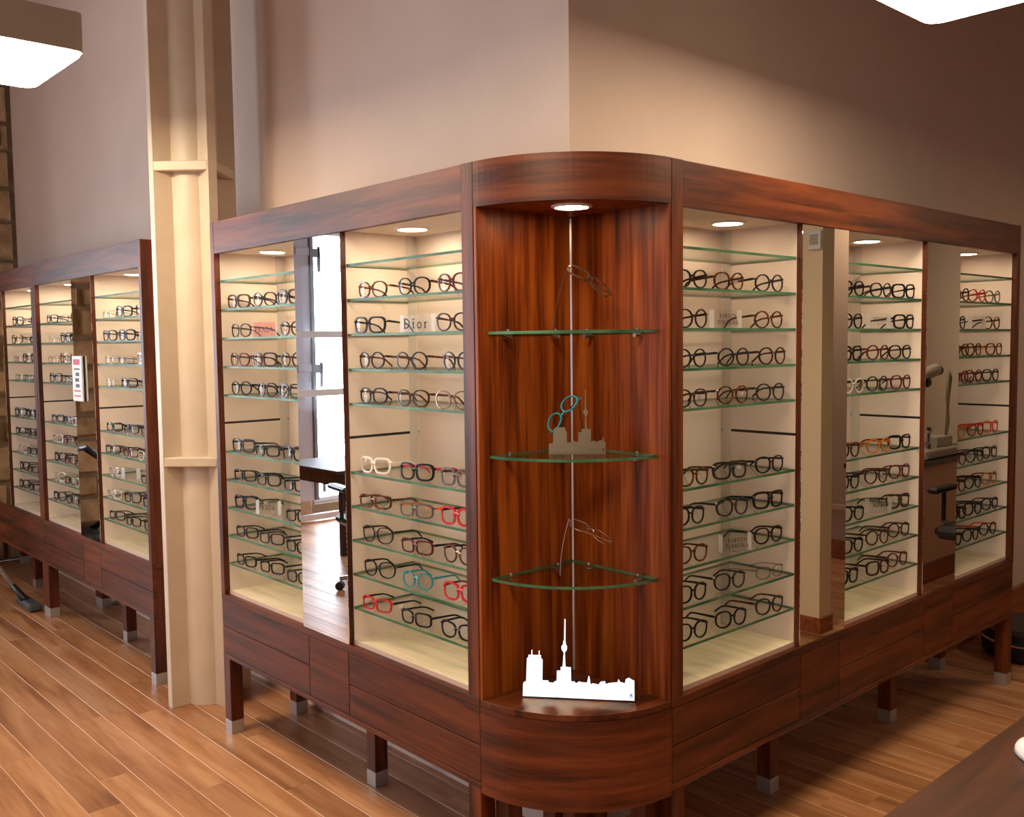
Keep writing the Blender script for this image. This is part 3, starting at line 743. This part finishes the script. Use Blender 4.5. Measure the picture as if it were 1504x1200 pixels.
def sign_block(loc, rz, w_, h_, d_, label, mesh=None, pink=False, second=None):
    e = empty('sign_block', loc, label, 'sign', 'clear acrylic name blocks on the shelves', rz)
    b = MB().box(-w_/2, w_/2, -d_/2, d_/2, 0, h_)
    b.m = [0, 0, 0, 1, 0, 1]
    me = b.mesh('block', bevel=0.0)
    for k in (('acrylic_pink' if pink else 'acrylic'), 'acrylic_end_shine'): me.materials.append(MAT[k])
    o = bpy.data.objects.new('block', me); COL.objects.link(o); o.parent = e
    if mesh: lettering(e, mesh, 'ink', (0, 0, h_*0.5 if not second else h_*0.6))
    if second: lettering(e, second, 'ink', (0, 0, h_*0.3))
    return e
def on(axis, u, v, k): return ((-R+v, u) if axis == 'L' else (u, -R+v)) + (shelf_z(k)+0.0039,)
LR = math.radians
sign_block(on('L', 0.355, 0.07, 2), LR(-76), 0.125, 0.055, 0.020, 'clear acrylic block with large serif lettering, third shelf down by the bright mirror bay', text_mesh_serif(['Dior'], 0.031, -0.0104, 0.22))
sign_block(on('L', 1.325, 0.06, 2), LR(-70), 0.115, 0.055, 0.006, 'pink acrylic name plate on third shelf down beside the cream column', text_mesh_serif(['PRADA'], 0.020, -0.0034), pink=True)
sign_block(on('L', 1.325, 0.055, 8), LR(-62), 0.100, 0.055, 0.022, 'clear acrylic name block on eighth shelf down beside the cream column', text_mesh_serif(['PRADA'], 0.016, -0.0114))
sign_block(on('R', 0.350, 0.07, 2), LR(-8), 0.120, 0.056, 0.020, 'clear acrylic block with two lines of lettering, third shelf, between corner and dark mirror', text_mesh_serif(['BARTON', 'PERREIRA'], 0.0135, -0.0104))
sign_block(on('R', 0.375, 0.05, 8), LR(-22), 0.105, 0.056, 0.022, 'clear acrylic block with two lines of lettering, eighth shelf, between corner and dark mirror', text_mesh_serif(['BARTON', 'PERREIRA'], 0.0125, -0.0114))
sign_block(on('R', 1.320, 0.07, 2), LR(-8), 0.125, 0.056, 0.020, 'clear acrylic block with capital lettering between the dark mirrors, third shelf down', text_mesh_sans('MOSCOT', 0.018, -0.0104, 0.8), second=text_mesh_sans('NEW YORK', 0.006, -0.0104))
sign_block(on('R', 1.320, 0.06, 8), LR(-20), 0.110, 0.056, 0.022, 'clear acrylic block with slanted lettering between the dark mirrors, eighth shelf down', text_mesh_sans('Paul Smith', 0.015, -0.0114, 0.9, 0.4))
sign_block(on('R', 2.215, 0.07, 2), LR(-8), 0.110, 0.056, 0.020, 'blank-looking clear acrylic block in the end bay, third shelf down')
sign_block(on('L', 2.760, 0.06, 8), LR(-68), 0.105, 0.055, 0.022, 'clear acrylic block in the far cabinet next to the column, eighth shelf down')

# ------------------------------------------------------------------ skyline plates in the niche
def skyline(px, base, width, loc, rz, tilt, mat, label, extra=(), text_at=None, th=0.0025):
    e = empty('skyline_plate', loc, label, 'display plate', 'skyline silhouettes in the niche')
    x0 = min(p[0] for p in px); x1 = max(p[0] for p in px); s = width/(x1-x0); xm = (x0+x1)/2
    poly = [((p[0]-xm)*s, (base-p[1])*s) for p in px]
    M = Matrix.Rotation(rz, 4, 'Z') @ Matrix.Rotation(tilt, 4, 'X')
    b = MB().prism(poly, -th/2, th/2)
    for q in extra: b.prism([((p[0]-xm)*s, (base-p[1])*s) for p in q], -th/2, th/2)
    b.v = [(p[0], -p[2], p[1]) for p in b.v]
    me = b.mesh('plate'); me.materials.append(MAT[mat])
    o = bpy.data.objects.new('plate', me); COL.objects.link(o); o.parent = e; o.matrix_local = M
    st = MB().box(-width*0.48, width*0.48, -0.012, 0.03, 0.0, 0.004)
    me = st.mesh('stand'); me.materials.append(MAT['acrylic']); o = bpy.data.objects.new('stand', me); COL.objects.link(o); o.parent = e; o.matrix_local = Matrix.Rotation(rz, 4, 'Z')
    if text_at:
        tx, ty, th_ = text_at
        l = lettering(e, text_mesh_sans('ic! berlin', th_, -th/2-0.0004)); l.matrix_local = M @ Matrix.Translation((tx, 0, ty))
        mk = MB()
        for (a, c) in ((-1, -1), (1, -1), (-1, 1), (1, 1)): mk.box(a*th_*0.35-th_*0.25, a*th_*0.35+th_*0.25, -th/2-0.0006, -th/2-0.0001, c*th_*0.42-th_*0.3, c*th_*0.42+th_*0.3)
        mk.box(-th_*0.25, th_*0.25, -th/2-0.0006, -th/2-0.0001, th_*0.1, th_*0.6)
        me = mk.mesh('emblem'); me.materials.append(MAT['ink']); o = bpy.data.objects.new('emblem', me); COL.objects.link(o); o.parent = e
        o.matrix_local = M @ Matrix.Translation((width/2-th_*1.5, 0, ty))
BIG = [(172, 880), (172, 760), (185, 735), (203, 735), (208, 500), (222, 490), (222, 465), (352, 465), (352, 490), (370, 510), (370, 715), (430, 715), (440, 735), (490, 735), (500, 718), (518, 718), (520, 612), (558, 610), (558, 575), (578, 572), (588, 430), (565, 400), (562, 370), (580, 345), (582, 312), (590, 308), (592, 92), (602, 92), (604, 310), (610, 345), (622, 370), (620, 400), (600, 430), (608, 572), (664, 575), (668, 740), (672, 715), (705, 715), (715, 735), (750, 712), (770, 718), (832, 722), (845, 660), (852, 652), (860, 690), (868, 738), (890, 725), (950, 735), (970, 705), (1015, 700), (1020, 728), (1060, 715), (1140, 705), (1152, 672), (1165, 700), (1215, 712), (1225, 670), (1255, 655), (1290, 675), (1310, 680), (1312, 880)]
SMALL = [(588, 885), (588, 775), (630, 770), (635, 640), (650, 610), (755, 605), (760, 640), (772, 650), (775, 765), (805, 762), (815, 748), (855, 748), (865, 762), (888, 750), (890, 660), (925, 655), (925, 625), (958, 622), (962, 490), (945, 470), (940, 445), (958, 420), (962, 215), (968, 215), (972, 420), (990, 445), (985, 475), (972, 495), (978, 622), (1018, 625), (1018, 760), (1040, 745), (1060, 745), (1070, 760), (1110, 740), (1132, 745), (1143, 695), (1150, 755), (1165, 765), (1165, 885)]
skyline(BIG, 880, 0.318, (-0.187, -0.198, ZL+0.004), LR(-51), LR(-12.5), 'polished_steel', 'bright polished skyline silhouette plate standing on the wooden niche floor',
        [[(252, 466), (254, 415), (262, 415), (262, 466)], [(328, 466), (330, 420), (338, 420), (338, 466)]], (0.096, 0.013, 0.0062))
skyline(SMALL, 885, 0.160, (-0.162, -0.177, NZ[1]+0.0042), LR(-47), 0.0, 'steel_brown_reflection', 'small grey-brown skyline silhouette plate standing on the middle niche shelf', (), (0.048, 0.014, 0.0040))

# ------------------------------------------------------------------ other things in the room
# table in the right foreground, with a white mouse
tb = empty('wooden_table', (0.1, -1.7, 0), 'long dark wooden table with a plain top standing before the longest cabinet', 'table')
MB().box(-0.95, 1.15, -2.02, -1.272, 0.722, 0.76).build('table_top', 'desk_wood', tb, bevel=0.002)
for x in (-0.88, 1.02):
    for y in (-1.95, -1.40): MB().box(x, x+0.06, y, y+0.06, 0, 0.722).build('leg', 'walnut_z', tb, bevel=0.002)
mg = empty('computer_mouse', (-0.098, -1.372, 0.7602), 'rounded white computer mouse lying on the long dark wooden table', 'mouse')
def dome(z0, z1, grow, n=28, rows=7):
    b = MB(); P = []
    for i in range(rows):
        g = math.pi/2*i/(rows-1)
        for k in range(n):
            t = 2*math.pi*k/n
            x, y = 0.032*grow*math.cos(t)*math.cos(g), 0.056*grow*math.sin(t)*math.cos(g)
            P.append((-0.098+x*0.74-y*0.67, -1.372-x*0.67-y*0.74, z0+(z1-z0)*math.sin(g)))
    fs = [(i*n+k, i*n+(k+1) % n, (i+1)*n+(k+1) % n, (i+1)*n+k) for i in range(rows-2) for k in range(n)]
    top = len(P)-n
    fs += [((rows-2)*n+k, (rows-2)*n+(k+1) % n, top) for k in range(n)] + [tuple(reversed(range(n)))]
    return b.add(P[:top+1], fs)
dome(0.7632, 0.800, 1.0).build('shell', 'white_gloss', mg, smooth=True)
MB().prism([(-0.098+x*0.74-y*0.67, -1.372-x*0.67-y*0.74) for x, y in [(0.030*math.cos(2*math.pi*k/24), 0.054*math.sin(2*math.pi*k/24)) for k in range(24)]], 0.7602, 0.7632).build('base', 'grey_plastic', mg)
MB().tube([(-0.098-0.67*-0.030-0.004*0.74, -1.372-0.74*-0.030+0.004*0.67, 0.789), (-0.098-0.67*-0.030+0.004*0.74, -1.372-0.74*-0.030-0.004*0.67, 0.789)], 0.009, 12).build('scroll_wheel', 'grey_plastic', mg)

# desk and chair reflected in the bright mirror
dk = empty('writing_desk', (-2.55, 3.83, 0), 'wooden desk with a brown apron before the tall bright window', 'desk')
MB().box(-3.05, -2.06, 3.43, 4.24, 0.735, 0.76).build('desk_top', 'desk_wood', dk, bevel=0.002)
MB().box(-3.0, -2.068, 3.46, 4.2, 0.655, 0.735).build('apron', 'desk_wood', dk)
for y in (3.46, 4.13):
    MB().box(-2.98, -2.52, y, y+0.04, 0, 0.655).build('end_panel', 'desk_wood', dk)
def office_chair(x, y, rz, label):
    c = empty('office_chair', (x, y, 0), label, 'chair', 'black office chairs', rz)
    def bp(b, name, mat, par=None, **kw):
        me = b.mesh(name, **kw); me.materials.append(MAT[mat]); o = bpy.data.objects.new(name, me); COL.objects.link(o); o.parent = par or c; return o
    for i in range(5):
        g = 2*math.pi*i/5; d = Vector((math.cos(g), math.sin(g), 0))
        lg = bp(MB().tube([d*0.03+Vector((0, 0, 0.11)), d*0.16+Vector((0, 0, 0.10)), d*0.29+Vector((0, 0, 0.075))], [0.022, 0.018, 0.013], 8), 'base_leg', 'chrome', None, smooth=True)
        t = Vector((-d.y, d.x, 0))
        bp(MB().tube([d*0.29-t*0.024+Vector((0, 0, 0.029)), d*0.29-t*0.006+Vector((0, 0, 0.029))], 0.028, 14).tube([d*0.29+t*0.006+Vector((0, 0, 0.029)), d*0.29+t*0.024+Vector((0, 0, 0.029))], 0.028, 14).tube([d*0.29-t*0.02+Vector((0, 0, 0.029)), d*0.29+t*0.02+Vector((0, 0, 0.029))], 0.008, 8), 'caster', 'black_plastic', lg)
    bp(MB().tube([(0, 0, 0.09), (0, 0, 0.43)], 0.025, 12), 'gas_lift', 'chrome')
    bp(MB().box(-0.24, 0.24, -0.24, 0.24, 0.43, 0.51), 'seat', 'black_plastic', None, bevel=0.03)
    bp(MB().box(-0.22, 0.22, 0.21, 0.27, 0.58, 1.02), 'backrest', 'black_plastic', None, bevel=0.025)
    bp(MB().tube([(0, 0.10, 0.44), (0, 0.29, 0.46), (0, 0.29, 0.75)], 0.018, 8), 'back_stem', 'black_plastic')
    for s in (-1, 1):
        bp(MB().tube([(s*0.2, 0, 0.45), (s*0.28, 0, 0.50), (s*0.28, 0, 0.68)], 0.014, 8), 'arm_post', 'black_plastic')
        bp(MB().box(s*0.28-0.035, s*0.28+0.035, -0.16, 0.12, 0.68, 0.715), 'armrest', 'black_plastic', None, bevel=0.012)
office_chair(-2.17, 3.08, LR(190), 'black office chair on a chrome star base tucked beside the desk')
office_chair(3.66, -0.92, LR(-90), 'black office chair in front of the dark-topped examination counter')

# pier, counter and instrument reflected in the dark mirrors
struct(MB().box(2.56, 2.68, -2.0, -1.39, 0, CEIL).build('wall_pier', 'cream_pier'))
struct(MB().box(2.545, 2.56, -2.0, -1.39, 0, 0.085).box(2.545, 2.68, -1.39, -1.375, 0, 0.085).build('baseboard_pier', 'oak_trim'))
th = empty('thermostat', (2.559, -1.43, 2.08), 'small white wall box fixed high on the cream pier', 'wall box')
MB().box(2.535, 2.5595, -1.465, -1.39, 2.08, 2.18).build('case', 'window_white', th, bevel=0.004)
MB().box(2.531, 2.535, -1.452, -1.405, 2.105, 2.16).build('display', 'lamp_housing', th)
ct = empty('examination_counter', (4.45, -1.6, 0), 'waist-high taupe counter with a thin black top', 'counter')
MB().box(3.62, 5.3, -1.80, -1.475, 0.0, 0.77).build('front_panel', 'taupe_paint', ct)
MB().box(3.62, 5.3, -1.475, -1.46, 0.0, 0.13).build('plinth', 'oak_trim', ct)
MB().box(3.6, 5.3, -1.82, -1.455, 0.77, 0.80).build('counter_top', 'counter_top', ct, bevel=0.002)
it = empty('slit_lamp', (4.30, -1.6, 0.8002), 'optical examination instrument with black knobs standing on the black-topped counter', 'instrument')
MB().box(4.10, 4.62, -1.72, -1.50, 0.8002, 0.86).build('base', 'lamp_housing', it, bevel=0.008)
MB().box(4.36, 4.60, -1.70, -1.55, 0.86, 0.93).build('power_box', 'lamp_housing', it, bevel=0.006)
MB().tube([(4.12, -1.55, 0.86), (4.12, -1.55, 1.36)], 0.016, 12).build('post', 'foot_metal', it)
MB().tube([(4.12, -1.55, 1.36), (4.22, -1.55, 1.375), (4.31, -1.55, 1.39)], [0.03, 0.042, 0.042], 14).build('viewing_tube', 'lamp_housing', it)
for (x, z) in ((4.335, 1.385), (4.06, 1.335), (4.16, 1.31)):
    MB().tube([(x-0.022, -1.55, z), (x+0.022, -1.55, z)], 0.034, 14).build('knob', 'black_plastic', it)
MB().lathe([(0.03, 0), (0.03, 0.03), (0.016, 0.05), (0.016, 0.11), (0.028, 0.125), (0.028, 0.15)], 14, (4.24, -1.56, 0.86)).build('lens_turret', 'chrome', it)
MB().tube([(4.56, -1.58, 0.93), (4.55, -1.56, 1.02), (4.47, -1.53, 1.08), (4.425, -1.52, 1.2), (4.45, -1.53, 1.31), (4.52, -1.55, 1.37), (4.60, -1.57, 1.33), (4.64, -1.6, 1.2), (4.64, -1.62, 0.84)], 0.009, 8).build('cable', 'hose_beige', it, smooth=True)

# vacuum cleaner at the far left
vc = empty('vacuum_cleaner', (-0.43, 4.3, 0), 'vacuum cleaner with silver tube and dark floor head beside the far cabinet leg', 'vacuum cleaner')
MB().box(-0.46, -0.38, 4.14, 4.42, 0.004, 0.055).build('floor_head', 'grey_plastic', vc, bevel=0.014)
MB().tube([(-0.43, 4.30, 0.045), (-0.45, 4.36, 0.085), (-0.475, 4.40, 0.13)], [0.024, 0.021, 0.019], 10).build('swivel', 'black_plastic', vc, smooth=True)
MB().tube([(-0.47, 4.39, 0.12), (-0.80, 4.82, 0.78)], 0.015, 12).build('tube', 'foot_metal', vc, smooth=True)
MB().tube([(-0.80, 4.82, 0.78), (-0.86, 4.90, 0.90), (-0.95, 4.98, 0.90)], 0.02, 10).build('handle', 'black_plastic', vc, smooth=True)
MB().tube([(-0.95, 4.98, 0.90), (-1.10, 5.10, 0.80), (-1.22, 5.22, 0.55), (-1.20, 5.35, 0.30), (-1.10, 5.45, 0.22)], 0.024, 10).build('hose', 'black_plastic', vc, smooth=True)
MB().lathe([(0.13, 0.0), (0.16, 0.03), (0.165, 0.16), (0.14, 0.22), (0.07, 0.25)], 20, (-1.10, 5.50, 0.004)).build('canister', 'black_plastic', vc, smooth=True)

# round black base beyond the right cabinet
bs = empty('pedal_bin_base', (3.03, -0.31, 0), 'low black round drum with a chrome trim ring beyond the longest cabinet', 'drum')
bs.name = 'round_drum'
MB().lathe([(0.20, 0), (0.24, 0.01), (0.25, 0.09), (0.24, 0.14), (0.20, 0.155), (0.05, 0.158)], 32, (3.03, -0.31, 0.0)).build('body', 'black_plastic', bs)
MB().lathe([(0.2505, 0.082), (0.254, 0.084), (0.254, 0.092), (0.2505, 0.094)], 32, (3.03, -0.31, 0.0)).build('trim_ring', 'chrome', bs)

# framed notice on the far mirror
nt_ = empty('framed_notice', (-R-0.006, 3.27, 1.44), 'small framed white notice with red headings hung on the far mirror', 'notice')
MB().box(-R-0.012, -R-0.001, 3.20, 3.35, 1.32, 1.562).build('frame', 'notice_white', nt_, bevel=0.003)
MB().box(-R-0.0135, -R-0.012, 3.225, 3.322, 1.515, 1.545).build('heading', 'red_print', nt_)
for (z0, z1, mt, a, b_) in ((1.488, 1.496, 'ink', 3.23, 3.31), (1.455, 1.474, 'ink', 3.24, 3.29), (1.425, 1.444, 'ink', 3.245, 3.30), (1.395, 1.412, 'ink', 3.24, 3.295), (1.372, 1.380, 'red_print', 3.225, 3.322), (1.345, 1.352, 'red_print', 3.225, 3.322)):
    MB().box(-R-0.0133, -R-0.012, a, b_, z0, z1).build('printed_line', mt, nt_)
